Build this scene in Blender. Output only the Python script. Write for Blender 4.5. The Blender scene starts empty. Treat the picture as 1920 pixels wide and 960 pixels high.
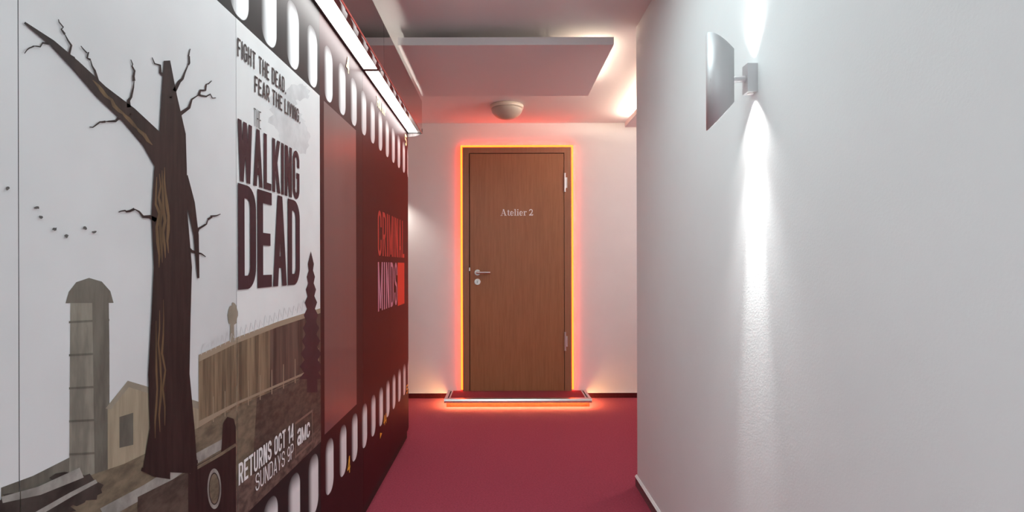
import bpy, bmesh, math, random
from mathutils import Vector, Matrix
from mathutils.geometry import tessellate_polygon

# ------------------------------------------------------------------ camera, light, exposure
SC = bpy.context.scene
COL = SC.collection
PI = math.pi
CAM_Z, FPX = 1.117, 1110.0
cam = bpy.data.objects.new('camera', bpy.data.cameras.new('camera'))
COL.objects.link(cam)
cam.location = (0, 0, CAM_Z)
cam.rotation_euler = (PI / 2, math.radians(0.15), 0)
cam.data.sensor_width = 36
cam.data.lens = 36 * FPX / 1920
cam.data.shift_x = 18 / 1920
cam.data.shift_y = 18 / 1920
cam.data.clip_start = 0.02
SC.camera = cam

SC.view_settings.view_transform = 'Standard'
SC.view_settings.look = 'None'
SC.view_settings.gamma = 1
SC.view_settings.use_curve_mapping = False
SC.view_settings.exposure = 1.0

world = bpy.data.worlds.new('world')
SC.world = world
world.use_nodes = True
world.node_tree.nodes['Background'].inputs[0].default_value = (1, 1, 1, 1)
world.node_tree.nodes['Background'].inputs[1].default_value = 0.05

E_DIFFUSER = 7.0      # fluorescent canopy lamps over the cabinets
E_UPLIGHT = 6.0        # tube on top of the canopy
E_COVE = 34.0          # warm strips above the suspended ceiling panels
E_NEON = (7.5, 0.33, 0.028)
E_STEP = (60.0, 32.0, 10.0)
P_MID = 5.8
P_SIDE = 9.0
P_ROOM = 24.0          # added fill light under the ceiling behind the camera
P_SCONCE = 6.0
P_ALCOVE = 6.0

def area(name, loc, rot, sx, sy, power, color=(1, 1, 1)):
    l = bpy.data.lights.new(name, 'AREA')
    l.shape = 'RECTANGLE'; l.size = sx; l.size_y = sy; l.energy = power; l.color = color
    o = bpy.data.objects.new(name, l); COL.objects.link(o)
    o.location = loc; o.rotation_euler = rot
    return o

def spot(name, loc, direction, power, size, blend, color=(1, 1, 1), radius=0.006):
    l = bpy.data.lights.new(name, 'SPOT')
    l.energy = power; l.spot_size = math.radians(size); l.spot_blend = blend
    l.color = color; l.shadow_soft_size = radius
    o = bpy.data.objects.new(name, l); COL.objects.link(o)
    o.location = loc
    o.rotation_euler = Vector(direction).to_track_quat('-Z', 'Y').to_euler()
    return o

area('corridor_fill_light', (0.0, -1.2, 2.30), (0, 0, 0), 0.6, 1.2, P_ROOM, (0.81, 0.98, 1.0))  # unseen fill light added behind the camera, no fixture
area('corridor_fill_light', (0.05, 1.75, 2.30), (0, 0, 0), 0.5, 0.9, P_MID, (0.81, 0.98, 1.0))  # second added fill, out of view above the middle of the corridor
pt = bpy.data.lights.new('side_fill_light', 'POINT'); pt.energy = P_SIDE; pt.color = (1, 0.94, 0.91); pt.shadow_soft_size = 0.12  # unseen point light added round the corner to brighten the door end
po = bpy.data.objects.new('side_fill_light', pt); COL.objects.link(po); po.location = (1.55, 3.75, 2.05)
spot('alcove_light', (-0.95, 4.86, 1.75), (0.12, 0.10, -1), P_ALCOVE, 110, 0.9, (1, 0.95, 0.86), 0.03)

# ------------------------------------------------------------------ materials
def lin(c):
    return tuple(((v / 255) / 12.92 if v / 255 <= 0.04045 else ((v / 255 + 0.055) / 1.055) ** 2.4) for v in c)

class NT:
    def __init__(s, name):
        s.m = bpy.data.materials.new(name); s.m.use_nodes = True
        s.t = s.m.node_tree; s.b = s.t.nodes['Principled BSDF']
    def n(s, typ, **kw):
        nd = s.t.nodes.new(typ)
        for k, v in kw.items(): setattr(nd, k, v)
        return nd
    def l(s, a, b): s.t.links.new(a, b)
    def put(s, sock, v):
        if hasattr(v, 'is_output'): s.l(v, sock)
        else: sock.default_value = v
    def math(s, op, a, b=None, clamp=False):
        nd = s.n('ShaderNodeMath', operation=op, use_clamp=clamp)
        s.put(nd.inputs[0], a)
        if b is not None: s.put(nd.inputs[1], b)
        return nd.outputs[0]
    def step(s, v, lo, hi):
        nd = s.n('ShaderNodeMapRange', interpolation_type='SMOOTHSTEP')
        s.put(nd.inputs[0], v); nd.inputs[1].default_value = lo; nd.inputs[2].default_value = hi
        return nd.outputs[0]
    def mix(s, f, a, b):
        nd = s.n('ShaderNodeMix', data_type='RGBA')
        s.put(nd.inputs[0], f); s.put(nd.inputs[6], a); s.put(nd.inputs[7], b)
        return nd.outputs[2]
    def noise(s, vec, scale, detail=3, rough=0.6):
        nd = s.n('ShaderNodeTexNoise')
        if vec is not None: s.l(vec, nd.inputs['Vector'])
        nd.inputs['Scale'].default_value = scale; nd.inputs['Detail'].default_value = detail
        nd.inputs['Roughness'].default_value = rough
        return nd.outputs[0]
    def pos(s, scale=None):
        p = s.n('ShaderNodeNewGeometry').outputs['Position']
        if scale is None: return p
        v = s.n('ShaderNodeVectorMath', operation='MULTIPLY')
        s.l(p, v.inputs[0]); v.inputs[1].default_value = scale
        return v.outputs[0]
    def bump(s, h, strength, dist):
        nd = s.n('ShaderNodeBump'); nd.inputs['Strength'].default_value = strength; nd.inputs['Distance'].default_value = dist
        s.l(h, nd.inputs['Height']); s.l(nd.outputs[0], s.b.inputs['Normal'])

def c4(c): return (c[0], c[1], c[2], 1)

def plain(name, rgb, rough=0.6, metal=0.0, spec=0.5, noise=None, amount=0.25, scale=(1, 1, 1), bump=None):
    k = NT(name)
    k.b.inputs['Roughness'].default_value = rough
    k.b.inputs['Metallic'].default_value = metal
    k.b.inputs['Specular IOR Level'].default_value = spec
    if noise:
        f = k.noise(k.pos(scale), noise, 4)
        a = tuple(max(0, v * (1 - amount)) for v in rgb); b = tuple(min(1, v * (1 + amount)) for v in rgb)
        k.l(k.mix(k.step(f, 0.3, 0.7), c4(a), c4(b)), k.b.inputs['Base Color'])
    else:
        k.b.inputs['Base Color'].default_value = c4(rgb)
    if bump:
        k.bump(k.noise(k.pos(), bump[0], 2), bump[1], bump[2])
    return k.m

def glow(name, rgb, strength=1.0):
    k = NT(name)
    k.b.inputs['Base Color'].default_value = (0.02, 0.02, 0.02, 1)
    k.b.inputs['Emission Color'].default_value = c4(rgb)
    k.b.inputs['Emission Strength'].default_value = strength
    return k.m

M = {}
M['wall'] = plain('white_wall_paint', (0.785, 0.80, 0.80), 0.75, noise=3, amount=0.012, bump=(160, 0.12, 0.002))
M['end_wall'] = plain('white_wall_paper', (0.80, 0.785, 0.78), 0.7, noise=4, amount=0.012, bump=(220, 0.12, 0.002))
M['ceiling'] = plain('ceiling_paint', (0.80, 0.78, 0.78), 0.85, bump=(120, 0.25, 0.002))
M['ceiling_board'] = plain('ceiling_board_paint', (0.76, 0.74, 0.74), 0.75)
M['white_trim'] = plain('white_trim', (0.8, 0.8, 0.8), 0.5)
M['aluminium'] = plain('brushed_aluminium', (0.72, 0.71, 0.70), 0.32, 1.0)
M['steel'] = plain('satin_steel', (0.60, 0.57, 0.54), 0.3, 1.0)
M['bright_steel'] = plain('bright_steel', (0.85, 0.83, 0.80), 0.25, 0.7)
M['dark_hole'] = plain('dark_gap', (0.01, 0.008, 0.008), 0.8)
M['sconce'] = plain('silver_lacquer', (0.60, 0.60, 0.61), 0.5, 0.4)
M['dome'] = plain('frosted_glass', (0.50, 0.45, 0.38), 0.35)
M['dome_rim'] = plain('cream_metal', (0.72, 0.66, 0.56), 0.4)
M['fascia'] = plain('brown_mirror_acrylic', (0.50, 0.415, 0.40), 0.04, 1.0)
M['lip'] = plain('polished_lip', (0.80, 0.79, 0.78), 0.05, 1.0)
M['black'] = plain('black_plastic', (0.015, 0.012, 0.012), 0.4)
M['brown_bar'] = plain('brown_divider', (0.13, 0.07, 0.045), 0.4)
M['red_edge'] = plain('red_edge_trim', (0.65, 0.10, 0.08), 0.3)
M['carcass'] = plain('cabinet_carcass', (0.05, 0.022, 0.022), 0.45)
M['plinth'] = plain('cabinet_plinth', (0.022, 0.006, 0.006), 0.6)
M['film_edge_red'] = plain('red_cabinet_side', (0.22, 0.03, 0.022), 0.4)
M['uplight'] = glow('canopy_tube_glow', (1, 0.93, 0.82), E_UPLIGHT)
M['cove'] = glow('warm_strip_glow', (1, 0.80, 0.60), E_COVE)
M['cove_bright'] = glow('bright_strip_glow', (1, 0.82, 0.63), E_COVE * 1.5)
M['neon'] = glow('amber_strip_glow', E_NEON)
M['step_glow'] = glow('orange_strip_glow', E_STEP)
M['cap'] = plain('grey_end_cap', (0.30, 0.25, 0.24), 0.4, noise=60, amount=0.3, scale=(1, 1, 0.3))

def carpet(name, base, dark):
    k = NT(name)
    p = k.pos()
    f1 = k.noise(p, 150, 3, 0.75); f2 = k.noise(p, 3.5, 3); f3 = k.noise(p, 90, 2)
    f = k.math('ADD', k.math('MULTIPLY', f1, 0.6), k.math('MULTIPLY', f3, 0.4))
    c = k.mix(k.step(f, 0.34, 0.66), c4(dark), c4(base))
    c2 = k.mix(k.math('MULTIPLY', f2, 0.25), c, c4(tuple(v * 0.75 for v in base)))
    k.l(c2, k.b.inputs['Base Color'])
    k.b.inputs['Roughness'].default_value = 0.95
    k.b.inputs['Specular IOR Level'].default_value = 0.1
    k.b.inputs['Sheen Weight'].default_value = 0.25
    k.b.inputs['Sheen Tint'].default_value = (0.9, 0.4, 0.45, 1)
    k.bump(f1, 0.6, 0.004)
    return k.m
M['carpet'] = carpet('red_carpet', (0.36, 0.045, 0.082), (0.235, 0.026, 0.050))
M['carpet_step'] = carpet('step_carpet', (0.26, 0.012, 0.020), (0.15, 0.007, 0.012))
M['step_body'] = carpet('brown_step_carpet', (0.13, 0.030, 0.016), (0.05, 0.012, 0.008))
M['base_red'] = carpet('carpet_skirting', (0.10, 0.012, 0.016), (0.06, 0.007, 0.010))

def wood(name, base, dark, scale):
    k = NT(name)
    p = k.pos(scale)
    f = k.noise(p, 7, 6, 0.65); g = k.noise(k.pos((90, 90, 2.2)), 3, 3, 0.6)
    h = k.math('ADD', k.math('MULTIPLY', f, 0.6), k.math('MULTIPLY', g, 0.4))
    k.l(k.mix(k.step(h, 0.30, 0.70), c4(dark), c4(base)), k.b.inputs['Base Color'])
    k.b.inputs['Roughness'].default_value = 0.42
    k.bump(g, 0.08, 0.001)
    return k.m
M['wood'] = wood('beech_veneer', (0.385, 0.165, 0.072), (0.29, 0.120, 0.050), (10, 10, 0.55))
M['wood_frame'] = wood('beech_frame', (0.37, 0.168, 0.088), (0.30, 0.130, 0.066), (12, 12, 0.5))

def diffuser():
    k = NT('ribbed_diffuser')
    x = k.n('ShaderNodeSeparateXYZ'); k.l(k.pos(), x.inputs[0])
    wv = k.math('PINGPONG', k.math('MULTIPLY', k.math('ADD', x.outputs[0], 1.0), 43.0), 0.5)
    s = k.step(wv, 0.02, 0.10)
    k.b.inputs['Base Color'].default_value = (0.6, 0.6, 0.6, 1)
    k.b.inputs['Emission Color'].default_value = (1, 0.985, 0.97, 1)
    g = k.math('MULTIPLY', k.math('ADD', k.math('MULTIPLY', s, 0.955), 0.045), E_DIFFUSER)
    k.l(g, k.b.inputs['Emission Strength'])
    return k.m
M['diffuser'] = diffuser()

# film print: dark glossy film with a row of white perforations along the top and the bottom
PERF_C, PERF_P = 2.078, 0.176
def film(name, rgb, rough=0.46):
    k = NT(name)
    s = k.n('ShaderNodeSeparateXYZ'); k.l(k.pos(), s.inputs[0])
    y, z = s.outputs[1], s.outputs[2]
    u = k.math('SUBTRACT', k.math('FLOORED_MODULO', k.math('ADD', y, 10 * PERF_P - PERF_C + PERF_P / 2), PERF_P), PERF_P / 2)
    total = None
    for zc in (1.790, 0.4145):
        r, hw, hh = 0.046, 0.052, 0.097
        dx = k.math('MAXIMUM', k.math('SUBTRACT', k.math('ABSOLUTE', u), hw - r), 0.0)
        v = k.math('SUBTRACT', z, zc)
        dz = k.math('MAXIMUM', k.math('SUBTRACT', k.math('ABSOLUTE', v), hh - r), 0.0)
        d = k.math('SUBTRACT', k.math('SQRT', k.math('ADD', k.math('MULTIPLY', dx, dx), k.math('MULTIPLY', dz, dz))), r)
        inside = k.step(d, 0.0008, -0.002)
        nd = inside.node; nd.inputs[1].default_value = -0.003; nd.inputs[2].default_value = 0.0; nd.inputs[3].default_value = 1; nd.inputs[4].default_value = 0
        soft = k.step(u, -0.056, -0.004)
        top = k.step(v, hh + 0.012, hh - 0.055)
        nt = top.node; nt.inputs[1].default_value = hh - 0.06; nt.inputs[2].default_value = hh + 0.01; nt.inputs[3].default_value = 1; nt.inputs[4].default_value = 0
        mk = k.math('MULTIPLY', k.math('MULTIPLY', inside, soft), top)
        total = mk if total is None else k.math('ADD', total, mk, True)
    k.l(k.mix(total, c4(rgb), (0.86, 0.86, 0.87, 1)), k.b.inputs['Base Color'])
    k.b.inputs['Roughness'].default_value = rough
    k.b.inputs['Specular IOR Level'].default_value = 0.12
    return k.m
M['film_black'] = film('film_black', (0.024, 0.021, 0.021))
M['film_maroon'] = film('film_maroon', (0.040, 0.011, 0.012))
M['film_red'] = film('film_red', (0.050, 0.0075, 0.009))

PR = 0.5
def ink(name, srgb, noise=None, amount=0.2, scale=(1, 1, 1), gain=1.0):
    return plain('ink_' + name, tuple(min(0.95, v * gain) for v in lin(srgb)), PR, 0.0, 0.25, noise=noise, amount=amount, scale=scale)
M['ink_sky'] = ink('pale_sky', (214, 214, 215), 1.6, 0.07)
M['ink_bright'] = ink('bright_sky', (226, 226, 226), 2.2, 0.06)
M['ink_cloud'] = ink('grey_cloud', (205, 205, 206), 14, 0.10)
M['ink_concrete'] = ink('weathered_concrete', (132, 127, 116), 9, 0.3, (1, 3, 0.8))
M['ink_concrete_dark'] = ink('shaded_concrete', (104, 100, 91), 9, 0.3, (1, 3, 0.8))
M['ink_barn'] = ink('tan_boards', (158, 145, 124), 12, 0.16, (1, 5, 0.6))
M['ink_roof'] = ink('grey_roof', (146, 137, 122), 14, 0.15)
M['ink_plank'] = ink('brown_planks', (122, 105, 84), 9, 0.5, (1, 5, 0.35))
M['ink_plank_dark'] = ink('dark_planks', (84, 68, 60), 9, 0.5, (1, 5, 0.35))
M['ink_rail'] = ink('pale_rail', (156, 140, 120))
M['ink_field'] = ink('dry_grass', (112, 101, 84), 22, 0.35, (1, 1, 2.5))
M['ink_field_dark'] = ink('dark_grass', (80, 68, 60), 24, 0.4, (1, 1, 2.5))
M['ink_mud'] = ink('dark_soil', (100, 84, 76), 30, 0.5, (1, 1, 2))
M['ink_bark'] = ink('dark_bark', (42, 30, 28), 16, 0.4, (1, 4, 0.5))
M['ink_bark_lit'] = ink('ochre_bark', (98, 78, 54), 16, 0.35, (1, 4, 0.5))
M['ink_rock'] = ink('dark_rock', (60, 54, 50), 16, 0.5)
M['ink_rock_pale'] = ink('pale_rock', (150, 146, 140), 18, 0.3)
M['ink_title'] = ink('plum', (54, 32, 40), 8, 0.25)
M['ink_text'] = ink('dark_grey', (58, 50, 50))
M['ink_white'] = ink('white', (240, 240, 240))
M['ink_frame'] = ink('taupe', (128, 108, 96))
M['ink_yellow'] = ink('yellow', (250, 190, 70))
M['ink_yellow_pale'] = ink('pale_yellow', (255, 226, 170))
M['ink_salmon'] = ink('salmon', (190, 66, 58))
M['ink_red'] = ink('vermilion', (224, 66, 48))
M['ink_pink'] = ink('pale_pink', (196, 140, 162))
M['ink_strip'] = plain('ink_satin_grey', (0.085, 0.058, 0.062), 0.34, 0.0, 1.0, noise=2, amount=0.1, scale=(1, 4, 0.3))
M['ink_bird'] = ink('bird_grey', (92, 90, 88))

# ------------------------------------------------------------------ building helpers
def link(name, me, mats, parent=None, loc=None):
    o = bpy.data.objects.new(name, me); COL.objects.link(o)
    for m in (mats if isinstance(mats, (list, tuple)) else [mats]): me.materials.append(m)
    if parent is not None:
        o.parent = parent
        w = Matrix.Identity(4)
        q = parent
        t = Vector((0, 0, 0))
        while q is not None: t += q.location; q = q.parent
        o.location = -t if loc is None else Vector(loc) - t
    elif loc is not None: o.location = loc
    return o

def bm_obj(name, bm, mats, parent=None, smooth=False, bevel=0.0, seg=2):
    if bevel > 0:
        es = [e for e in bm.edges if len(e.link_faces) == 2 and e.calc_face_angle(0) > 0.6]
        bmesh.ops.bevel(bm, geom=es, offset=bevel, segments=seg, affect='EDGES', profile=0.5)
    bmesh.ops.recalc_face_normals(bm, faces=bm.faces)
    me = bpy.data.meshes.new(name); bm.to_mesh(me); bm.free()
    if smooth:
        for p in me.polygons: p.use_smooth = True
    return link(name, me, mats, parent)

def add_box(bm, x0, x1, y0, y1, z0, z1):
    v = [bm.verts.new(p) for p in ((x0,y0,z0),(x1,y0,z0),(x1,y1,z0),(x0,y1,z0),(x0,y0,z1),(x1,y0,z1),(x1,y1,z1),(x0,y1,z1))]
    for f in ((0,3,2,1),(4,5,6,7),(0,1,5,4),(1,2,6,5),(2,3,7,6),(3,0,4,7)): bm.faces.new([v[i] for i in f])

def box(name, x0, x1, y0, y1, z0, z1, mat, parent=None, bevel=0.0):
    bm = bmesh.new(); add_box(bm, x0, x1, y0, y1, z0, z1)
    return bm_obj(name, bm, mat, parent, bevel=bevel)

def add_prism(bm, prof, axis, a, b):
    """extrude a closed profile along an axis: 'y' takes (x,z), 'x' takes (y,z), 'z' takes (x,y)"""
    def P(p, t): return (p[0], t, p[1]) if axis == 'y' else (t, p[0], p[1]) if axis == 'x' else (p[0], p[1], t)
    A = [bm.verts.new(P(p, a)) for p in prof]; B = [bm.verts.new(P(p, b)) for p in prof]
    n = len(prof)
    for i in range(n): bm.faces.new((A[i], A[(i+1) % n], B[(i+1) % n], B[i]))
    bm.faces.new(A[::-1]); bm.faces.new(B)

def prism(name, prof, axis, a, b, mat, parent=None, bevel=0.0, smooth=False):
    bm = bmesh.new(); add_prism(bm, prof, axis, a, b)
    return bm_obj(name, bm, mat, parent, bevel=bevel, smooth=smooth)

def add_cyl(bm, p0, p1, r0, r1=None, n=24):
    r1 = r0 if r1 is None else r1
    p0, p1 = Vector(p0), Vector(p1)
    q = (p1 - p0).to_track_quat('Z', 'Y')
    A, B = [], []
    for i in range(n):
        a = 2 * PI * i / n; d = Vector((math.cos(a), math.sin(a), 0))
        A.append(bm.verts.new(p0 + q @ (d * r0))); B.append(bm.verts.new(p1 + q @ (d * r1)))
    for i in range(n): bm.faces.new((A[i], A[(i+1) % n], B[(i+1) % n], B[i]))
    bm.faces.new(A[::-1]); bm.faces.new(B)

def lathe(name, prof, centre, mat, parent=None, n=48):
    bm = bmesh.new(); rings = []
    for r, z in prof:
        if r < 1e-6: rings.append([bm.verts.new((centre[0], centre[1], z))])
        else: rings.append([bm.verts.new((centre[0] + r * math.cos(2*PI*i/n), centre[1] + r * math.sin(2*PI*i/n), z)) for i in range(n)])
    for a, b in zip(rings, rings[1:]):
        for i in range(n):
            j = (i + 1) % n
            q = [a[i % len(a)], a[j % len(a)], b[j % len(b)], b[i % len(b)]]
            q = list(dict.fromkeys(q))
            if len(q) > 2: bm.faces.new(q)
    return bm_obj(name, bm, mat, parent, smooth=True)

def empty(name, loc, label=None, cat=None, group=None, kind=None):
    o = bpy.data.objects.new(name, None); COL.objects.link(o); o.location = loc; o.empty_display_size = 0.1
    tag(o, label, cat, group, kind)
    return o

def tag(o, label=None, cat=None, group=None, kind=None):
    if label: o['label'] = label
    if cat: o['category'] = cat
    if group: o['group'] = group
    if kind: o['kind'] = kind
    return o

def struct(o): o['kind'] = 'structure'; return o

# ------------------------------------------------------------------ lettering: every glyph is a list of convex quads in a w x h box
def rect(x0, x1, y0, y1): return [(x0, y0), (x1, y0), (x1, y1), (x0, y1)]
def diag(x0, y0, x1, y1, t): return [(x0 - t/2, y0), (x0 + t/2, y0), (x1 + t/2, y1), (x1 - t/2, y1)]
def arc(cx, cy, rx, ry, a0, a1, n=7):
    return [(cx + rx * math.cos(math.radians(a0 + (a1 - a0) * i / n)), cy + ry * math.sin(math.radians(a0 + (a1 - a0) * i / n))) for i in range(n + 1)]
def stroke(pts, t, tv=None):
    tv = t if tv is None else tv
    k = t / tv
    P = [Vector((x, y * k)) for x, y in pts]
    P = [p for i, p in enumerate(P) if i == 0 or (p - P[i-1]).length > 1e-7]
    L, R = [], []
    for i, p in enumerate(P):
        d0 = (p - P[i-1]).normalized() if i > 0 else None
        d1 = (P[i+1] - p).normalized() if i < len(P) - 1 else None
        if i == 0 or i == len(P) - 1:
            d = d1 if i == 0 else d0; n = Vector((-d.y, d.x)); s = 1
        else:
            n = Vector((-(d0 + d1).y, (d0 + d1).x)).normalized(); s = 1 / max(0.5, n.dot(Vector((-d0.y, d0.x))))
        L.append(p + n * (t / 2 * s)); R.append(p - n * (t / 2 * s))
    return [[(q.x, q.y / k) for q in (R[i], R[i+1], L[i+1], L[i])] for i in range(len(P) - 1)]

def glyph(c, w, h, t):
    b = min(t * 0.92, h * 0.2)             # horizontal bars
    l, r, lo, hi = t/2, w - t/2, b/2, h - b/2
    rx = min((r - l) / 2, 0.42 * w); ry = min(rx * 1.15, (hi - lo) * 0.25)
    V = lambda x: rect(x, x + t, 0, h)
    H = lambda y, x0=0, x1=None: rect(x0, w if x1 is None else x1, y, y + b)
    TL = arc(l + rx, hi - ry, rx, ry, 90, 180); TR = arc(r - rx, hi - ry, rx, ry, 0, 90)
    BL = arc(l + rx, lo + ry, rx, ry, 180, 270); BR = arc(r - rx, lo + ry, rx, ry, 270, 360)
    S = lambda pts: stroke(pts, t, b)
    if c == 'A': return [diag(t/2, 0, w/2, h, t), diag(w - t/2, 0, w/2, h, t), H(h*0.2, w*0.2, w*0.8)]
    if c == 'C': return S([(r, h*0.36)] + BR[::-1] + BL[::-1] + TL[::-1] + TR[::-1] + [(r, h*0.64)]) if False else S([(r, h*0.64)] + TR + TL + BL + BR + [(r, h*0.36)])
    if c == 'D': return [V(0)] + S([(0, hi)] + TR[::-1] + BR[::-1] + [(0, lo)])
    if c == 'E': return [V(0), H(0), H(h/2 - b/2, 0, w*0.9), H(h - b)]
    if c == 'F': return [V(0), H(h/2 - b/2, 0, w*0.9), H(h - b)]
    if c == 'G': return S([(r, h*0.66)] + TR + TL + BL + BR + [(r, h*0.46)]) + [H(h*0.42, w*0.52)]
    if c == 'H': return [V(0), V(w - t), H(h/2 - b/2)]
    if c == 'I': return [V(0)]
    if c == 'J': return S([(r, h)] + BR[::-1] + BL[::-1] + [(l, h*0.34)])
    if c == 'K': return [V(0), diag(t*0.9, h*0.42, w - t*0.55, h, t*1.1), diag(w - t*0.55, 0, t*1.2, h*0.60, t*1.1)]
    if c == 'L': return [V(0), H(0)]
    if c == 'M': return [V(0), V(w - t), diag(t/2, h, w/2, h*0.05, t*0.95), diag(w - t/2, h, w/2, h*0.05, t*0.95)]
    if c == 'N': return [V(0), V(w - t), diag(t*0.6, h, w - t*0.6, 0, t*1.15)]
    if c == 'O': return S([(l, h/2)] + BL + BR + TR + TL + [(l, h/2)])
    if c in 'PR':
        m = h * 0.44; y2 = min(ry, (hi - m) * 0.45)
        q = [V(0)] + S([(0, hi)] + arc(r - rx, hi - y2, rx, y2, 90, 0) + arc(r - rx, m + y2, rx, y2, 0, -90) + [(0, m)])
        return q + ([diag(w - t/2, 0, w*0.55, m, t)] if c == 'R' else [])
    if c == 'S':
        m = h / 2; q = (hi - m) * 0.45
        return S([(r, h*0.70)] + arc(r - rx, hi - q, rx, q, 0, 90) + arc(l + rx, hi - q, rx, q, 90, 180) + arc(l + rx, m + q, rx, q, 180, 240, 3)
                 + arc(r - rx, m - q, rx, q, 60, 0, 3) + arc(r - rx, lo + q, rx, q, 0, -90) + arc(l + rx, lo + q, rx, q, 270, 180) + [(l, h*0.30)])
    if c == 'T': return [rect(w/2 - t/2, w/2 + t/2, 0, h), H(h - b)]
    if c == 'U': return S([(l, h)] + BL + BR + [(r, h)])
    if c == 'V': return [diag(t/2, h, w/2, 0, t), diag(w - t/2, h, w/2, 0, t)]
    if c == 'W': return [diag(t/2, h, w*0.27, 0, t), diag(w*0.5, h, w*0.27, 0, t), diag(w*0.5, h, w*0.73, 0, t), diag(w - t/2, h, w*0.73, 0, t)]
    if c == 'Y': return [rect(w/2 - t/2, w/2 + t/2, 0, h*0.45), diag(t/2, h, w/2, h*0.42, t), diag(w - t/2, h, w/2, h*0.42, t)]
    if c == '1': return [rect(w - t, w, 0, h), [(0, h*0.72), (w - t, h*0.82), (w - t, h), (0, h*0.86)]]
    if c == '4': return [rect(w*0.62, w*0.62 + t, 0, h), H(h*0.24), diag(t*0.45, h*0.24, w*0.62 + t*0.4, h, t)]
    if c == '5': return [H(h - b, t*0.4, w), rect(t*0.25, t*1.15, h*0.5, h)] + S([(t*0.5, h*0.56)] + arc(w*0.5, h*0.33, w*0.5 - t/2, h*0.33 - b/2, 110, -150, 14))
    if c == '9': return S(arc(w/2, h*0.67, w/2 - t/2, h*0.33 - b/2, 0, 360, 18)) + S([(r, h*0.67), (r, h*0.3)] + arc(r - rx, lo + ry, rx, ry, 0, -130))
    if c == '.': return [rect(0, t, 0, t)]
    if c == 'a': return [rect(w - t, w, 0, h*0.6)] + S(arc(w*0.44, h*0.30, w*0.44 - t/2, h*0.30 - b/2, 0, 360, 18)) + S([(t*0.4, h*0.76)] + arc(w*0.5, h*0.76, w*0.5 - t/2, h*0.24 - b/2, 160, 0) + [(r, h*0.5)])
    if c == '-': return [rect(0, w, h*0.4, h*0.6)]
    return []
GW = {'I': 0.0, '1': 0.62, '.': 0.0, 'M': 1.28, 'W': 1.40, ' ': 0.45, 'L': 0.88, 'E': 0.92, 'F': 0.88, 'J': 0.85, '-': 0.8}
def text(s, u0, u1, v0, v1, t, gap):
    """lettering filling u0..u1 along, v0..v1 up; stroke t; returns quads in (u, v)"""
    h = v1 - v0
    fixed = sum(t if GW.get(c, 1) == 0 else 0 for c in s) + gap * (len(s) - 1)
    rel = sum(GW.get(c, 1) for c in s)
    k = (u1 - u0 - fixed) / rel
    u, out = u0, []
    for c in s:
        w = t if GW.get(c, 1) == 0 else k * GW.get(c, 1)
        out += [[(u + x, v0 + y) for x, y in q] for q in glyph(c, w, h, t)]
        u += w + gap
    return out

def serif(s, u0, v0, h):
    """bold roman letters, cap height h"""
    X = 0.68 * h
    out, u = [], u0
    for c in s:
        g = []; T = 0.155 * h; sf = 0.05 * h
        if c == 'A':
            w = 0.98 * h
            g = [diag(w*0.18, 0, w*0.47, h, 0.06*h), diag(w*0.78, 0, w*0.47, h, 0.19*h), rect(w*0.26, w*0.66, h*0.3, h*0.36), rect(0, w*0.34, 0, sf), rect(w*0.58, w, 0, sf)]
        elif c == 't':
            w = 0.40 * h
            g = [rect(w*0.25, w*0.25 + T, 0.08*h, h*0.86), rect(0, w*0.95, X - sf*1.3, X)] + stroke([(w*0.25 + T*0.5, 0.14*h), (w*0.55, 0.05*h), (w*0.80, 0.04*h), (w, 0.10*h)], 0.09*h)
        elif c == 'e':
            w = 0.56 * h
            g = stroke(arc(w*0.52, X*0.5, w*0.38, X*0.43, 5, 100, 6), 0.09*h) + stroke(arc(w*0.46, X*0.5, w*0.32, X*0.44, 85, 275, 10), T*0.95) + stroke(arc(w*0.52, X*0.5, w*0.38, X*0.43, 270, 320, 4), 0.10*h) + [rect(w*0.2, w*0.97, X*0.48, X*0.60)]
        elif c in 'li':
            w = 0.36 * h; top = h if c == 'l' else X
            g = [rect(w*0.28, w*0.28 + T, 0, top), rect(0, w*0.4, top - sf, top), rect(0, w, 0, sf)]
            if c == 'i': g += [[(w*0.28 + T/2 + 0.095*h*math.cos(a*PI/5 + PI/10), 0.9*h + 0.095*h*math.sin(a*PI/5 + PI/10)) for a in range(10)]]
        elif c == 'r':
            w = 0.54 * h
            g = [rect(w*0.2, w*0.2 + T, 0, X), rect(0, w*0.3, X - sf, X), rect(0, w*0.72, 0, sf)] + stroke([(w*0.4, X*0.72), (w*0.55, X*0.92), (w*0.72, X*0.93)], 0.07*h)
            g += [[(w*0.82 + 0.09*h*math.cos(a*PI/5), X*0.86 + 0.09*h*math.sin(a*PI/5)) for a in range(10)]]
        elif c == '2':
            w = 0.60 * h
            g = stroke([(w*0.10, h*0.70)] + arc(w*0.46, h*0.70, w*0.36, h*0.24, 160, 0, 8) + [(w*0.74, h*0.52), (w*0.5, h*0.30), (w*0.1, h*0.06)], 0.13*h) + [rect(w*0.02, w*0.95, 0, 0.16*h), rect(w*0.86, w, 0.05*h, 0.26*h)]
        elif c == ' ':
            w = 0.26 * h
        out += [[(u + x, v0 + y) for x, y in q] for q in g]
        u += w + 0.035 * h
    return out, u

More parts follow.
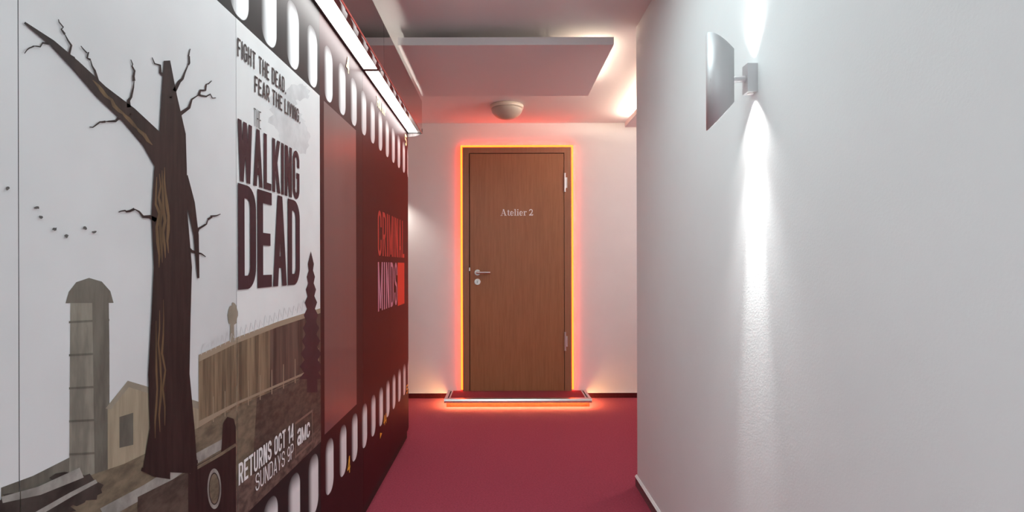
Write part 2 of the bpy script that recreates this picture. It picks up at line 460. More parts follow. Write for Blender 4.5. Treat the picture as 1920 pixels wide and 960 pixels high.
def decal(name, layers, place, parent, lift=0.0003, step=0.00006, clip=None):
    """flat ink on a surface: layers = [(polygons in (u,v), material)], each a hair above the one before"""
    bm = bmesh.new(); mats = []
    for i, (polys, m) in enumerate(layers):
        if m not in mats: mats.append(m)
        mi = mats.index(m)
        for pi_, poly in enumerate(polys):
            e = (pi_ % 8) * 6e-6
            tris = tessellate_polygon([[Vector((p[0], p[1], 0)) for p in poly]])
            for tr in tris:
                tri = [poly[j] for j in tr]
                if clip: tri = clip_u(clip_u(tri, clip[0], 1), clip[1], -1)
                if clip and len(clip) > 2:
                    sw = lambda q: [(b, a) for a, b in q]
                    tri = sw(clip_u(clip_u(sw(tri), clip[2], 1), clip[3], -1))
                if len(tri) < 3: continue
                try: f = bm.faces.new([bm.verts.new(place(u, v, lift + i * step + e)) for u, v in tri])
                except ValueError: continue
                f.material_index = mi
    bmesh.ops.delete(bm, geom=[f for f in bm.faces if f.calc_area() < 1e-10], context='FACES')
    bm.normal_update()
    me = bpy.data.meshes.new(name); bm.to_mesh(me); bm.free()
    return link(name, me, mats, parent)

def clip_u(poly, c, s):
    out = []
    for i in range(len(poly)):
        a, b = poly[i-1], poly[i]
        ia, ib = (a[0] - c) * s >= 0, (b[0] - c) * s >= 0
        if ia != ib:
            t = (c - a[0]) / (b[0] - a[0]); out.append((c, a[1] + t * (b[1] - a[1])))
        if ib: out.append(b)
    return out

# ------------------------------------------------------------------ the room
CEIL = 2.32
Y_END, X_RIGHT, Y_CORNER = 5.0, 0.68, 2.995
struct(box('floor', -1.4, 2.4, -3.2, 5.2, -0.1, 0.0, M['carpet']))
struct(box('ceiling', -1.4, 2.4, -3.2, 5.2, CEIL, CEIL + 0.12, M['ceiling']))
struct(box('wall_end', -1.4, 2.4, Y_END, Y_END + 0.15, 0, CEIL, M['end_wall']))
bm = bmesh.new()
add_prism(bm, [(X_RIGHT, -3.0), (X_RIGHT, Y_CORNER), (2.2, Y_CORNER), (2.2, Y_CORNER - 0.14), (X_RIGHT + 0.14, Y_CORNER - 0.14), (X_RIGHT + 0.14, -3.0)], 'z', 0, CEIL)
struct(bm_obj('wall_right', bm, M['wall'], bevel=0.0))
struct(box('wall_left', -1.36, -1.24, -3.0, Y_END, 0, CEIL, M['wall']))
struct(box('wall_back', -1.4, 2.4, -3.15, -3.0, 0, CEIL, M['wall']))
struct(box('wall_alcove', 2.2, 2.34, -3.0, Y_END, 0, CEIL, M['wall']))

def baseboard(name, x0, x1, y0, y1, h, cap):
    b = struct(box(name, x0, x1, y0, y1, 0, h - 0.006, M['base_red']))
    c = box('cap_strip', cap[0], cap[1], cap[2], cap[3], h - 0.006, h, M['white_trim'], b)
    return b
baseboard('baseboard_end', -1.24, 2.2, Y_END - 0.010, Y_END, 0.048, (-1.24, 2.2, Y_END - 0.011, Y_END))
b = struct(box('baseboard_right', X_RIGHT - 0.008, X_RIGHT, -3.0, Y_CORNER + 0.008, 0, 0.046, M['base_red']))
prism('cap_strip', [(X_RIGHT, 0.055), (X_RIGHT - 0.003, 0.055), (X_RIGHT - 0.011, 0.046), (X_RIGHT, 0.046)], 'y', -3.0, Y_CORNER + 0.011, M['white_trim'], b)
b = struct(box('baseboard_alcove', X_RIGHT, 2.2, Y_CORNER, Y_CORNER + 0.008, 0, 0.046, M['base_red']))

# ------------------------------------------------------------------ door in the end wall
DX0, DX1, DZ0, DZ1 = -0.275, 0.518, 0.062, 2.058
FX0, FX1, FZ1 = -0.334, 0.581, 2.112
door = struct(empty('door_1', ((DX0 + DX1) / 2, Y_END, 0)))
prof = [(FX0, DZ0 - 0.0), (FX0, FZ1), (FX1, FZ1), (FX1, DZ0), (DX1 + 0.004, DZ0), (DX1 + 0.004, DZ1 + 0.004), (DX0 - 0.004, DZ1 + 0.004), (DX0 - 0.004, DZ0)]
bm = bmesh.new(); add_prism(bm, prof, 'y', Y_END - 0.030, Y_END)
bm_obj('door_frame', bm, M['wood_frame'], door, bevel=0.003)
box('gap_seal', DX0 - 0.004, DX1 + 0.004, Y_END - 0.008, Y_END, DZ0, DZ1 + 0.004, M['dark_hole'], door)
leaf = box('door_leaf', DX0 + 0.003, DX1 - 0.001, Y_END - 0.034, Y_END - 0.008, DZ0 + 0.004, DZ1 - 0.003, M['wood'], door, bevel=0.003)
YF = Y_END - 0.034
hx, hz = DX0 + 0.066, 1.060
bm = bmesh.new(); add_cyl(bm, (hx, YF, hz), (hx, YF - 0.009, hz), 0.0245, n=32)
hd = bm_obj('handle_rose', bm, M['steel'], door, bevel=0.002)
bm = bmesh.new()
add_cyl(bm, (hx, YF - 0.005, hz), (hx, YF - 0.052, hz), 0.0095)
bmesh.ops.create_uvsphere(bm, u_segments=20, v_segments=10, radius=0.0105, matrix=Matrix.Translation((hx, YF - 0.052, hz)))
add_cyl(bm, (hx, YF - 0.052, hz), (hx + 0.108, YF - 0.052, hz), 0.0095)
bm_obj('door_handle', bm, M['steel'], door, smooth=False)
kz = hz - 0.078
bm = bmesh.new(); add_cyl(bm, (hx, YF, kz), (hx, YF - 0.008, kz), 0.0255, n=32)
kr = bm_obj('keyhole_rose', bm, M['bright_steel'], door, bevel=0.002)
bm = bmesh.new(); add_cyl(bm, (hx, YF - 0.008, kz + 0.005), (hx, YF - 0.010, kz + 0.005), 0.0075, n=20); add_box(bm, hx - 0.0035, hx + 0.0035, YF - 0.010, YF - 0.008, kz - 0.016, kz + 0.003)
bm_obj('keyhole', bm, M['steel'], kr)
box('latch_plate', DX0 - 0.005, DX0 + 0.004, YF - 0.001, YF + 0.010, hz + 0.012, hz + 0.042, M['bright_steel'], door)
for zc in (1.812, 0.482):
    bm = bmesh.new()
    add_cyl(bm, (DX1 + 0.006, YF - 0.010, zc - 0.075), (DX1 + 0.006, YF - 0.010, zc + 0.075), 0.0085, n=20)
    for q in (-0.0765, 0.0765, 0.0):
        add_cyl(bm, (DX1 + 0.006, YF - 0.010, zc + q - 0.002), (DX1 + 0.006, YF - 0.010, zc + q + 0.002), 0.0095, n=20)
    hg = bm_obj('hinge', bm, M['aluminium'], door)
    bm = bmesh.new(); add_box(bm, DX1 + 0.008, DX1 + 0.026, YF - 0.012, YF + 0.006, zc - 0.045, zc + 0.042)
    bm_obj('hinge_leaf', bm, M['aluminium'], hg, bevel=0.002)
HL = 0.0545
_, uend = serif('Atelier 2', 0, 0, HL)
k = 0.276 / uend
polys, _ = serif('Atelier 2', 0, 0, HL)
lx = (938.5 - 942) / 222 ; lz = CAM_Z + (498 - 405) / 222.0
polys = [[(lx + x * k, lz + y) for x, y in q] for q in polys]
decal('lettering', [(polys, M['ink_white'])], lambda u, v, d: (u, YF - d, v), leaf, lift=0.0008)

# glowing strip round the frame
NW = 0.016
prof = [(FX0 - NW, 0.075), (FX0 - NW, FZ1 + NW), (FX1 + NW, FZ1 + NW), (FX1 + NW, 0.075), (FX1, 0.075), (FX1, FZ1), (FX0, FZ1), (FX0, 0.075)]
prof[2:3] = [(FX1 + NW, FZ1 + NW)]
bm = bmesh.new(); add_prism(bm, prof, 'y', Y_END - 0.026, Y_END - 0.010)
neon = bm_obj('neon_strip', bm, M['neon'])
tag(neon, 'amber glowing light strip running round the wooden door frame', 'light strip')
for (x0, x1, z0, z1) in ((FX0 - NW, FX0, 0.075, FZ1 + NW), (FX1, FX1 + NW, 0.075, FZ1 + NW), (FX0, FX1, FZ1, FZ1 + NW)):
    box('backing_rail', x0 + 0.001, x1 - 0.001, Y_END - 0.010, Y_END, z0 + 0.001, z1 - 0.001, M['white_trim'], neon)

# ------------------------------------------------------------------ door step
SX0, SX1, SY = -0.461, 0.700, 4.640
step = empty('door_step', (0.12, 4.82, 0), 'low carpeted doorstep with aluminium edge and orange underglow below wooden door', 'step')
box('step_body', SX0 + 0.016, SX1 - 0.014, SY + 0.040, Y_END - 0.012, 0.0, 0.046, M['step_body'], step)
box('step_deck', SX0 + 0.045, SX1 - 0.045, SY + 0.045, Y_END - 0.012, 0.046, 0.064, M['carpet_step'], step)
prism('step_nosing', [(SY, 0.041), (SY, 0.056), (SY + 0.004, 0.070), (SY + 0.048, 0.070), (SY + 0.048, 0.046), (SY + 0.004, 0.046), (SY + 0.003, 0.041)], 'x', SX0, SX1, M['aluminium'], step, bevel=0.0015)
for s, x in ((1, SX0), (-1, SX1)):
    xs = sorted((x + s * 0.002, x + s * 0.024)); box('side_trim', xs[0], xs[1], SY + 0.048, Y_END - 0.012, 0.046, 0.069, M['aluminium'], step, bevel=0.0015)
    xs = sorted((x + s * 0.024, x + s * 0.034)); box('trim_groove', xs[0], xs[1], SY + 0.048, Y_END - 0.012, 0.046, 0.060, M['dark_hole'], step)
    xs = sorted((x + s * 0.034, x + s * 0.045)); box('inner_trim', xs[0], xs[1], SY + 0.048, Y_END - 0.012, 0.046, 0.068, M['aluminium'], step)
    xs = sorted((x + s * 0.004, x + s * 0.011)); box('light_strip', xs[0], xs[1], SY + 0.04, Y_END - 0.05, 0.040, 0.046, M['step_glow'], step)
box('light_strip', SX0 + 0.012, SX1 - 0.012, SY + 0.008, SY + 0.022, 0.0415, 0.046, M['step_glow'], step)

# ------------------------------------------------------------------ ceiling panels and ceiling lamp
PZ0, PZ1 = 2.220, 2.259
def ceiling_panel(name, x0, x1, y0, y1, label, strips, sh=0.008, sm='cove'):
    t = empty(name, ((x0 + x1) / 2, (y0 + y1) / 2, PZ0), label, 'ceiling panel')
    box('board', x0, x1, y0, y1, PZ0, PZ1, M['ceiling_board'], t, bevel=0.001)
    bm = bmesh.new()
    for xx in (x0 + 0.28 * (x1 - x0), x1 - 0.28 * (x1 - x0)):
        for yy in (y0 + 0.2, y1 - 0.2): add_box(bm, xx - 0.02, xx + 0.02, yy - 0.02, yy + 0.02, PZ1, CEIL)
    bm_obj('hanger', bm, M['white_trim'], t)
    for (a, b_, c, d) in strips: box('light_strip', a, b_, c, d, PZ1, PZ1 + sh, M[sm], t)
    return t
ceiling_panel('ceiling_panel', -0.520, 0.560, 2.960, 3.850, 'suspended pinkish white ceiling board over the corridor glowing along its right edge', [(0.50, 0.51, 3.15, 3.80)])
ceiling_panel('ceiling_panel', 0.980, 2.12, 3.25, 4.727, 'suspended ceiling board peeking past the right wall corner with bright warm edge', [(1.060, 1.072, 3.6, 4.715)], 0.018, 'cove_bright')

LC = ((951 - 942) / 250.0, 4.44)
lamp = empty('ceiling_lamp', (LC[0], LC[1], CEIL), 'round unlit dome ceiling lamp above the wooden door', 'ceiling lamp')
lathe('lamp_rim', [(0, CEIL), (0.118, CEIL), (0.1245, CEIL - 0.004), (0.1245, CEIL - 0.024), (0.119, CEIL - 0.028), (0, CEIL - 0.028)], LC, M['dome_rim'], lamp)
lathe('dome_shade', [(0.117, CEIL - 0.026)] + [(0.117 * math.cos(a * PI / 24), CEIL - 0.026 - 0.082 * math.sin(a * PI / 24)) for a in range(0, 12)] + [(0, CEIL - 0.108)], LC, M['dome'], lamp)

# ------------------------------------------------------------------ wall lamp on the right wall
WZ = 1.616
wl = empty('wall_lamp', (X_RIGHT, 1.59, WZ), 'silver half round wall lamp throwing light up and down the right wall', 'wall lamp')
box('mount_box', 0.653, X_RIGHT, 1.573, 1.608, WZ - 0.038, WZ + 0.038, M['sconce'], wl, bevel=0.0015)
sc_x, sc_y, sc_r = 0.611, 1.610, 0.053
bm = bmesh.new(); rows = []
N = 36
for i in range(N + 1):
    a = -PI / 2 + PI * i / N
    cs, sn = math.cos(a), math.sin(a)
    hh = 0.070 + 0.062 * cs
    ring = []
    for rr, sgn in ((sc_r, 1), (sc_r, -1), (sc_r - 0.002, -1), (sc_r - 0.002, 1)):
        ring.append(bm.verts.new((sc_x - rr * cs, sc_y + rr * sn, WZ + sgn * hh)))
    rows.append(ring)
for a, b in zip(rows, rows[1:]):
    for j in range(4): bm.faces.new((a[j], a[(j+1) % 4], b[(j+1) % 4], b[j]))
bm.faces.new(rows[0]); bm.faces.new(rows[-1][::-1])
o = bm_obj('shade', bm, M['sconce'], wl)
for p in o.data.polygons: p.use_smooth = abs(p.normal.z) < 0.2 and p.area > 1e-6
bm = bmesh.new()
add_cyl(bm, (0.653, 1.590, WZ), (sc_x - sc_r + 0.003, 1.600, WZ), 0.0085)
add_cyl(bm, (0.620, 1.5925, WZ), (0.602, 1.594, WZ), 0.0085, 0.016)
bm_obj('arm', bm, M['sconce'], wl)
for s in (1, -1):
    bm = bmesh.new(); add_cyl(bm, (0.667, 1.590, WZ + s * 0.038), (0.667, 1.590, WZ + s * 0.040), 0.008, n=20)
    bm_obj('lens', bm, M['white_trim'], wl)
    for nm, size, pw, tilt in (('wall_lamp_beam', 20, P_SCONCE * (15 if s < 0 else 8), 0.028), ('wall_lamp_core', 40, P_SCONCE * 0.7, 0.02), ('wall_lamp_spill', 95, P_SCONCE * (0.9 if s < 0 else 0.3), -0.1)):
        l = spot(nm, (0.663, 1.590, WZ + s * 0.045), (tilt, 0, s), pw, size, 1.0, (1.0, 0.995, 0.98), 0.006)
        l.parent = wl; l.location = Vector((0.663, 1.590, WZ + s * 0.045)) - wl.location

l = spot('wall_lamp_fill', (0.60, 1.59, WZ - 0.06), (0.02, 0, -1), 7.0, 60, 1.0, (1.0, 0.995, 0.98), 0.02)  # extra spot inside the shade, added to brighten the lower wall
l.parent = wl; l.location = Vector((0.60, 1.59, WZ - 0.06)) - wl.location

# ------------------------------------------------------------------ cabinets with the film print
XP = -0.609                      # front plane of the cabinet doors
SEAM = [0.135, 0.745, 1.355, 1.977, 2.586, 3.196, 3.812]
PLINTH, TOPZ = 0.064, 2.16
def at(X, Y):                     # a point of the print, from its place in the picture, as (along, up) on the cabinet front
    y = -XP * FPX / (942.0 - X)
    return (y, CAM_Z + (498.0 - Y) * y / FPX)
front = lambda u, v, d: (XP + d, u, v)
Z_LO, Z_HI = 0.531, 1.686
cab_labels = ['tall cabinet at far left printed with a bare tree and grey silo',
              'tall middle cabinet printed with maroon title lettering and a satin grey strip',
              'tall dark red film strip cabinet closest to the end wall']
doors = []
for m_ in range(3):
    y0, y1 = SEAM[2 * m_], SEAM[2 * m_ + 2]
    last = m_ == 2
    cb = empty('cabinet', (-0.92, (y0 + y1) / 2, 0), cab_labels[m_], 'cabinet')
    bm = bmesh.new(); add_box(bm, -1.22, XP - 0.022, y0 + 0.001, y1 - 0.001, PLINTH, TOPZ)
    bm_obj('carcass', bm, M['carcass'], cb)
    box('plinth', -1.20, XP - 0.014, y0 + 0.001, y1 + (0.036 if last else -0.001), 0.0, PLINTH, M['plinth'], cb)
    if last: box('end_panel', -1.22, XP - 0.004, y1, y1 + 0.040, PLINTH, TOPZ, M['film_red'], cb, bevel=0.0015)
    for d_ in range(2):
        i = 2 * m_ + d_
        mat = [M['film_black'], M['film_black'], M['film_black'], M['film_maroon'], M['film_red'], M['film_red']][i]
        dd = box('door', XP - 0.019, XP, SEAM[i] + (0.0009 if d_ == 0 else 0.0003), SEAM[i + 1] - (0.0003 if d_ == 0 else 0.0009), PLINTH, TOPZ - 0.004, mat, cb, bevel=0.0005)
        doors.append(dd)

# the picture printed across the first three doors: open country, a silo, a bare tree, a barn and a board fence
rnd = random.Random(4)
def px(*pts): return [at(*p) for p in pts]
def taper(pts, w0, w1=0):
    """a limb in picture pixels: polyline with a width running from w0 to w1"""
    L, R = [], []
    n = len(pts)
    for i, (x, y) in enumerate(pts):
        a = pts[max(0, i - 1)]; b = pts[min(n - 1, i + 1)]
        dx, dy = b[0] - a[0], b[1] - a[1]; q = math.hypot(dx, dy) or 1
        w = ((w0[i] if isinstance(w0, (list, tuple)) else w0 + (w1 - w0) * i / (n - 1))) / 2
        L.append((x - dy / q * w, y + dx / q * w)); R.append((x + dy / q * w, y - dx / q * w))
    return [px(L[i], L[i+1], R[i+1], R[i]) for i in range(n - 1)]
def wiggle(p0, p1, n, amp):
    out = []
    for i in range(n + 1):
        t = i / n; e = amp * math.sin(PI * t)
        out.append((p0[0] + (p1[0] - p0[0]) * t + rnd.uniform(-e, e), p0[1] + (p1[1] - p0[1]) * t + rnd.uniform(-e, e)))
    return out
layers = []
layers.append(([[(0.0, Z_LO), (2.1, Z_LO), (2.1, Z_HI), (0.0, Z_HI)]], M['ink_sky']))
layers.append(([[(1.356, Z_LO), (2.1, Z_LO), (2.1, Z_HI), (1.356, Z_HI)]], M['ink_bright']))
def blob(cx, cy, rx, ry, n=26, j=0.22):
    return px(*[(cx + rx * math.cos(2*PI*i/n) * rnd.uniform(1-j, 1+j), cy + ry * math.sin(2*PI*i/n) * rnd.uniform(1-j, 1+j)) for i in range(n)])
layers.append(([blob(552, 246, 26, 36), blob(535, 220, 28, 30), blob(566, 262, 15, 26), blob(560, 172, 20, 16), blob(530, 190, 26, 20)], M['ink_cloud']))
# far hill line and silo
layers.append(([px((0, 912), (60, 890), (128, 856), (180, 846), (300, 840), (300, 975), (0, 975))], M['ink_concrete_dark']))
layers.append(([px((131, 562), (203, 562), (204, 640), (204, 900), (128, 900))], M['ink_concrete']))
layers.append(([px((172, 562), (203, 562), (204, 640), (204, 900), (176, 900))], M['ink_concrete_dark']))
layers.append(([px((122, 566), (128, 545), (142, 527), (166, 519), (190, 526), (206, 544), (212, 566))], M['ink_concrete_dark']))
layers.append(([px((128, 600 + 62 * k_), (204, 596 + 62 * k_), (204, 600 + 62 * k_), (128, 604 + 62 * k_)) for k_ in range(5)], M['ink_concrete_dark']))
# barn
layers.append(([px((200, 760), (238, 716), (340, 750), (372, 760), (372, 900), (200, 900))], M['ink_barn']))
layers.append(([px((196, 764), (238, 712), (372, 752), (372, 766), (240, 724), (206, 766))], M['ink_roof']))
layers.append(([px((222, 780), (248, 772), (248, 832), (222, 838)), px((290, 786), (306, 786), (306, 815), (290, 818))], M['ink_concrete_dark']))
# board fence running to the right
layers.append(([px((371, 670), (443, 637), (520, 608), (600, 583), (600, 735), (520, 770), (443, 806), (371, 840))], M['ink_plank']))
layers.append(([px((505, 612), (600, 583), (600, 735), (505, 776))], M['ink_plank_dark']))
layers.append(([px((371, 664), (443, 631), (520, 602), (600, 577), (600, 586), (520, 612), (443, 642), (371, 677))], M['ink_rail']))
# far slim tree and wires on the fence top
layers.append((taper([(434, 640), (434, 600), (436, 566)], 9, 4) + [blob(435, 590, 9, 22, 16)], M['ink_roof']))
layers.append((sum([taper([(376 + 9 * k_, 664 - 3.9 * k_), (379 + 9 * k_, 648 - 3.9 * k_ - rnd.uniform(0, 8)), (383 + 9 * k_, 655 - 3.9 * k_)], 0.8, 0.8) for k_ in range(24)], []), M['ink_cloud']))
# fields
layers.append(([px((0, 925), (120, 905), (230, 868), (371, 800), (443, 762), (520, 726), (600, 690), (600, 830), (443, 975), (0, 975))], M['ink_field']))
layers.append(([px((371, 800), (371, 788), (443, 752), (600, 684), (600, 688), (443, 757))], M['ink_rail']))
layers.append(([px((480, 745), (600, 692), (600, 840), (510, 905), (470, 900))], M['ink_field_dark']))
layers.append(([px((430, 975), (443, 905), (520, 862), (600, 800), (600, 840), (440, 985))], M['ink_mud']))
layers.append((sum([taper([(398 + 22 * k_, 790 - 10.4 * k_), (398 + 22 * k_, 742 - 10.0 * k_)], 1.6, 1.2) for k_ in range(10)], []), M['ink_rail']))
# dark slim tree at the right
layers.append((taper([(584, 735), (583, 600), (582, 480)], 20, 5) + [px((582, 470), *[(582 + (3.0 + 0.065 * (y_ - 470)) * (1.25 if (y_ // 12) % 2 else 0.75), y_) for y_ in range(482, 716, 12)], *[(582 - (3.0 + 0.065 * (y_ - 470)) * (1.25 if (y_ // 12) % 2 else 0.75), y_) for y_ in range(710, 476, -12)])], M['ink_title']))
# boulders and logs in the foreground
layers.append(([blob(60, 948, 72, 34), blob(135, 915, 50, 30), blob(10, 965, 60, 30)], M['ink_rock']))
layers.append((taper([(0, 935), (70, 918), (150, 884)], 12, 20) + taper([(60, 965), (130, 925), (178, 900)], 10, 7), M['ink_rock_pale']))
# old farm cart standing in the grass
def oval(cx, cy, rx, ry, n=30): return px(*[(cx + rx * math.cos(2*PI*i/n), cy + ry * math.sin(2*PI*i/n)) for i in range(n)])
def hoop(cx, cy, rx, ry, f, n=30):
    P = [(math.cos(2*PI*i/n), math.sin(2*PI*i/n)) for i in range(n + 1)]
    return [px((cx + rx*a[0], cy + ry*a[1]), (cx + rx*b[0], cy + ry*b[1]), (cx + rx*f*b[0], cy + ry*f*b[1]), (cx + rx*f*a[0], cy + ry*f*a[1])) for a, b in zip(P, P[1:])]
layers.append((taper([(190, 962), (270, 918), (352, 866), (420, 828)], 24, 16), M['ink_rock_pale']))
layers.append(([px((255, 930), (352, 882), (352, 975), (255, 975))], M['ink_field_dark']))
layers.append(([px((350, 880), (412, 846), (416, 792), (424, 780), (436, 784), (440, 800), (440, 985), (350, 985))] + [oval(325, 826, 19, 40)], M['ink_bark']))
layers.append((hoop(325, 826, 19, 41, 0.84) + hoop(399, 915, 13, 38, 0.80) + taper([(314, 850), (336, 802)], 1.5, 1.5) + taper([(312, 815), (338, 838)], 1.5, 1.5), M['ink_rock_pale']))
layers.append(([oval(399, 915, 9, 28)] + taper([(352, 884), (412, 850), (440, 832)], 6, 5), M['ink_field']))
# bare tree
trunk = [(316, 884), (320, 800), (314, 700), (318, 600), (322, 500), (316, 400), (318, 320), (322, 250), (316, 180), (312, 112)]
limbs = taper(trunk, [104, 84, 78, 74, 72, 68, 62, 50, 30, 12])
limbs += taper([(310, 300), (282, 258), (240, 214), (188, 170), (140, 120), (96, 78), (44, 40)], 48, 4)
limbs += taper([(340, 330), (356, 380), (366, 440), (370, 520)], 22, 4)
limbs += taper([(316, 884), (286, 884), (262, 878)], 26, 6) + taper([(330, 872), (352, 866), (368, 864)], 26, 6)
twigs = []
for (a, b, w) in (((140, 120), (120, 62), 8), ((96, 78), (62, 84), 5), ((188, 170), (168, 110), 8), ((240, 214), (196, 226), 9), ((240, 214), (250, 150), 9), ((316, 180), (352, 120), 9),
                  ((318, 230), (372, 176), 11), ((312, 150), (284, 106), 7), ((352, 120), (356, 90), 4), ((372, 176), (396, 150), 5), ((372, 176), (404, 182), 4), ((196, 226), (166, 236), 4),
                  ((250, 150), (244, 110), 5), ((168, 110), (150, 84), 4), ((120, 62), (108, 34), 4), ((366, 440), (388, 410), 6), ((388, 410), (412, 400), 4), ((300, 420), (250, 390), 10), ((250, 390), (220, 396), 5),
                  ((340, 460), (384, 480), 8), ((62, 84), (44, 98), 3)):
    twigs += taper(wiggle(a, b, 5, 5), w, 1.5)
layers.append((limbs + twigs, M['ink_bark']))
layers.append((sum([taper(wiggle((296 + 6 * k_, 500 - 9 * k_), (292 + 5 * k_, 330 - 6 * k_), 7, 4), [1, 4, 6, 5, 6, 4, 3, 1], 0) for k_ in range(4)], []) + sum([taper(wiggle((284 - 26 * k_, 270 - 28 * k_), (250 - 26 * k_, 232 - 28 * k_), 4, 3), [1, 6, 7, 5, 1], 0) for k_ in range(4)], []) + sum([taper(wiggle((288 + 9 * k_, 820 - 12 * k_), (290 + 7 * k_, 600 - 20 * k_), 7, 4), [1, 3, 4, 3, 4, 3, 2, 1], 0) for k_ in range(3)], []), M['ink_bark_lit']))
layers.append(([blob(x_, y_, 4, 3, 10, 0.5) for x_, y_ in ((11, 351), (66, 387), (74, 404), (99, 427), (122, 441), (157, 425), (174, 433))], M['ink_bird']))
for i in range(3):
    decal('printed_picture', layers, front, doors[i], clip=(SEAM[i] + 0.0006, SEAM[i + 1] - 0.0006, Z_LO, Z_HI))

LIFT = 0.0003 + 0.00006 * (len(layers) + 1)
def word(name, polys, mat, door, clip=None):
    return decal(name, [(polys, mat)], front, door, lift=LIFT, clip=clip)
d2 = doors[2]
word('tagline_lettering', text('FIGHT THE DEAD.', 1.359, 1.664, 1.600, 1.643, 0.0056, 0.0050), M['ink_text'], d2)
word('tagline_lettering', text('FEAR THE LIVING.', 1.453, 1.780, 1.545, 1.586, 0.0056, 0.0046), M['ink_text'], d2)
word('title_lettering', text('THE', 1.448, 1.491, 1.461, 1.505, 0.0028, 0.0035), M['ink_text'], d2)
word('title_lettering', text('WALKING', 1.3595, 1.772, 1.315, 1.457, 0.0195, 0.0075), M['ink_title'], d2)
word('title_lettering', text('DEAD', 1.3595, 1.774, 1.063, 1.309, 0.0345, 0.0085), M['ink_title'], d2)
word('date_lettering', text('RETURNS OCT 14', 1.359, 1.716, 0.613, 0.663, 0.0078, 0.0042), M['ink_white'], d2)
word('date_lettering', text('SUNDAYS', 1.452, 1.647, 0.563, 0.606, 0.0044, 0.0050), M['ink_white'], d2)
word('date_lettering', text('9P', 1.666, 1.716, 0.563, 0.606, 0.0044, 0.0050), M['ink_white'], d2)
fr = [rect(1.727, 1.888, 0.555, 0.562), rect(1.727, 1.888, 0.653, 0.660), rect(1.727, 1.734, 0.562, 0.653), rect(1.881, 1.888, 0.562, 0.653)]
em = word('network_emblem', fr, M['ink_frame'], d2)
decal('emblem_lettering', [(text('a', 1.747, 1.782, 0.583, 0.634, 0.0105, 0.004) + text('M', 1.785, 1.826, 0.583, 0.630, 0.0095, 0.003) + text('C', 1.830, 1.862, 0.583, 0.630, 0.0095, 0.003), M['ink_white'])], front, d2, lift=LIFT)

# satin strip on the fourth door, red title over the last two
decal('printed_picture', [([rect(2.022, 2.466, Z_LO + 0.01, Z_HI - 0.004)], M['ink_strip'])], front, doors[3])
cr = text('CRIMINAL', 2.895, 3.674, 1.167, 1.392, 0.025, 0.026)
mi = text('MINDS', 2.895, 3.428, 0.893, 1.136, 0.025, 0.030)
bl = [rect(3.440, 3.674, 0.884, 1.136)]
for i in (4, 5):
    cl = (SEAM[i] + 0.003, SEAM[i + 1] - 0.003)
    decal('title_lettering', [(cr, M['ink_salmon']), (mi, M['ink_pink']), (bl, M['ink_red'])], front, doors[i], clip=cl)
# edge numbers of the film
word('edge_number', text('4', 2.310, 2.352, 1.878, 1.944, 0.011, 0), M['ink_yellow_pale'], doors[3])
word('edge_number', text('FUJI RVP', 2.875, 3.085, 1.893, 1.945, 0.010, 0.006), M['ink_yellow_pale'], doors[4])
word('edge_number', text('5', 3.700, 3.765, 1.874, 1.944, 0.014, 0), M['ink_yellow_pale'], doors[5])
word('edge_number', text('4', 2.310, 2.352, 0.300, 0.366, 0.011, 0), M['ink_yellow'], doors[3])
word('edge_number', text('44', 3.015, 3.085, 0.300, 0.352, 0.010, 0.006), M['ink_yellow'], doors[4])
word('edge_number', [[(2.925, 0.262), (2.975, 0.277), (2.925, 0.292)]], M['ink_yellow'], doors[4])
word('edge_number', text('5', 3.725, 3.785, 0.305, 0.362, 0.013, 0), M['ink_yellow'], doors[5])

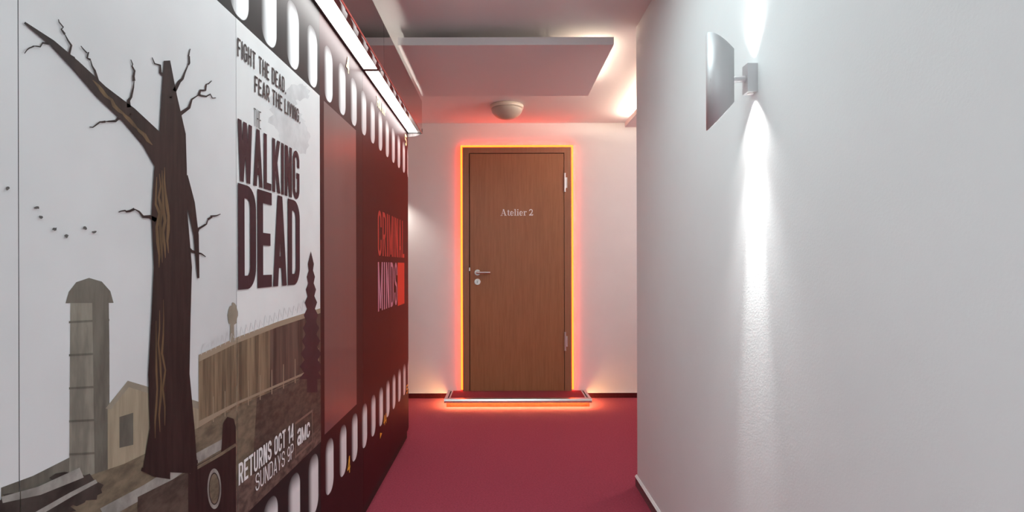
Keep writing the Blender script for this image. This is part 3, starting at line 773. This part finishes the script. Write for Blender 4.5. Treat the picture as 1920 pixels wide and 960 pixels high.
# ------------------------------------------------------------------ canopy lamps over the cabinets
ZL = 1.973
can_labels = ['bright canopy lamp overhead over the cabinet with the silo print', 'bright canopy lamp with brown mirror front over the middle cabinet', 'bright canopy lamp over the dark red cabinet, ending towards the door']
for m_ in range(3):
    y0, y1 = SEAM[2 * m_] + 0.002, SEAM[2 * m_ + 2] - 0.002
    cn = empty('canopy_lamp', (-0.56, (y0 + y1) / 2, ZL), can_labels[m_], 'lamp')
    prism('housing', [(XP + 0.003, ZL + 0.006), (-0.541, ZL + 0.006), (-0.520, ZL + 0.004), (-0.520, 2.085), (XP + 0.003, 2.085)], 'y', y0, y1, M['black'], cn)
    prism('fascia', [(-0.520, ZL - 0.006), (-0.515, ZL - 0.006), (-0.515, 2.175), (-0.520, 2.175)], 'y', y0, y1, M['fascia'], cn)
    prism('edge_trim', [(-0.5148, ZL - 0.008), (-0.512, ZL - 0.008), (-0.512, ZL - 0.001), (-0.5148, ZL - 0.001)], 'y', y0, y1, M['red_edge'], cn)
    prism('reflector_lip', [(-0.541, ZL - 0.002), (-0.515, ZL - 0.003), (-0.515, ZL + 0.001), (-0.541, ZL + 0.006)], 'y', y0, y1, M['lip'], cn)
    box('diffuser', XP + 0.010, -0.541, y0 + 0.012, y1 - 0.012, ZL, ZL + 0.006, M['diffuser'], cn)
    box('rear_edge', XP + 0.001, XP + 0.010, y0, y1, ZL - 0.003, ZL + 0.008, M['black'], cn)
    box('divider', XP + 0.010, -0.541, y1 - 0.012, y1, ZL - 0.001, ZL + 0.006, M['brown_bar'], cn)
    box('divider', XP + 0.010, -0.541, y0, y0 + 0.012, ZL - 0.001, ZL + 0.006, M['brown_bar'], cn)
    bm = bmesh.new(); add_cyl(bm, (-0.537, y0 + 0.03, 2.118), (-0.537, y1 - 0.03, 2.118), 0.008, n=12)
    tb = bm_obj('tube', bm, M['uplight'], cn, smooth=True)
    for yy in (y0 + 0.02, y1 - 0.026): box('tube_holder', -0.550, -0.524, yy, yy + 0.006, 2.085, 2.130, M['white_trim'], cn)
    if m_ == 2:
        pr = [(XP + 0.001, ZL + 0.006)] + [(XP + 0.001 + 0.097 * q / 10, ZL - 0.006 - 0.020 * (1 - (q / 10) ** 2.2)) for q in range(11)] + [(-0.512, 2.0), (XP + 0.001, 2.0)]
        prism('end_cap', pr, 'y', y1, y1 + 0.006, M['cap'], cn)
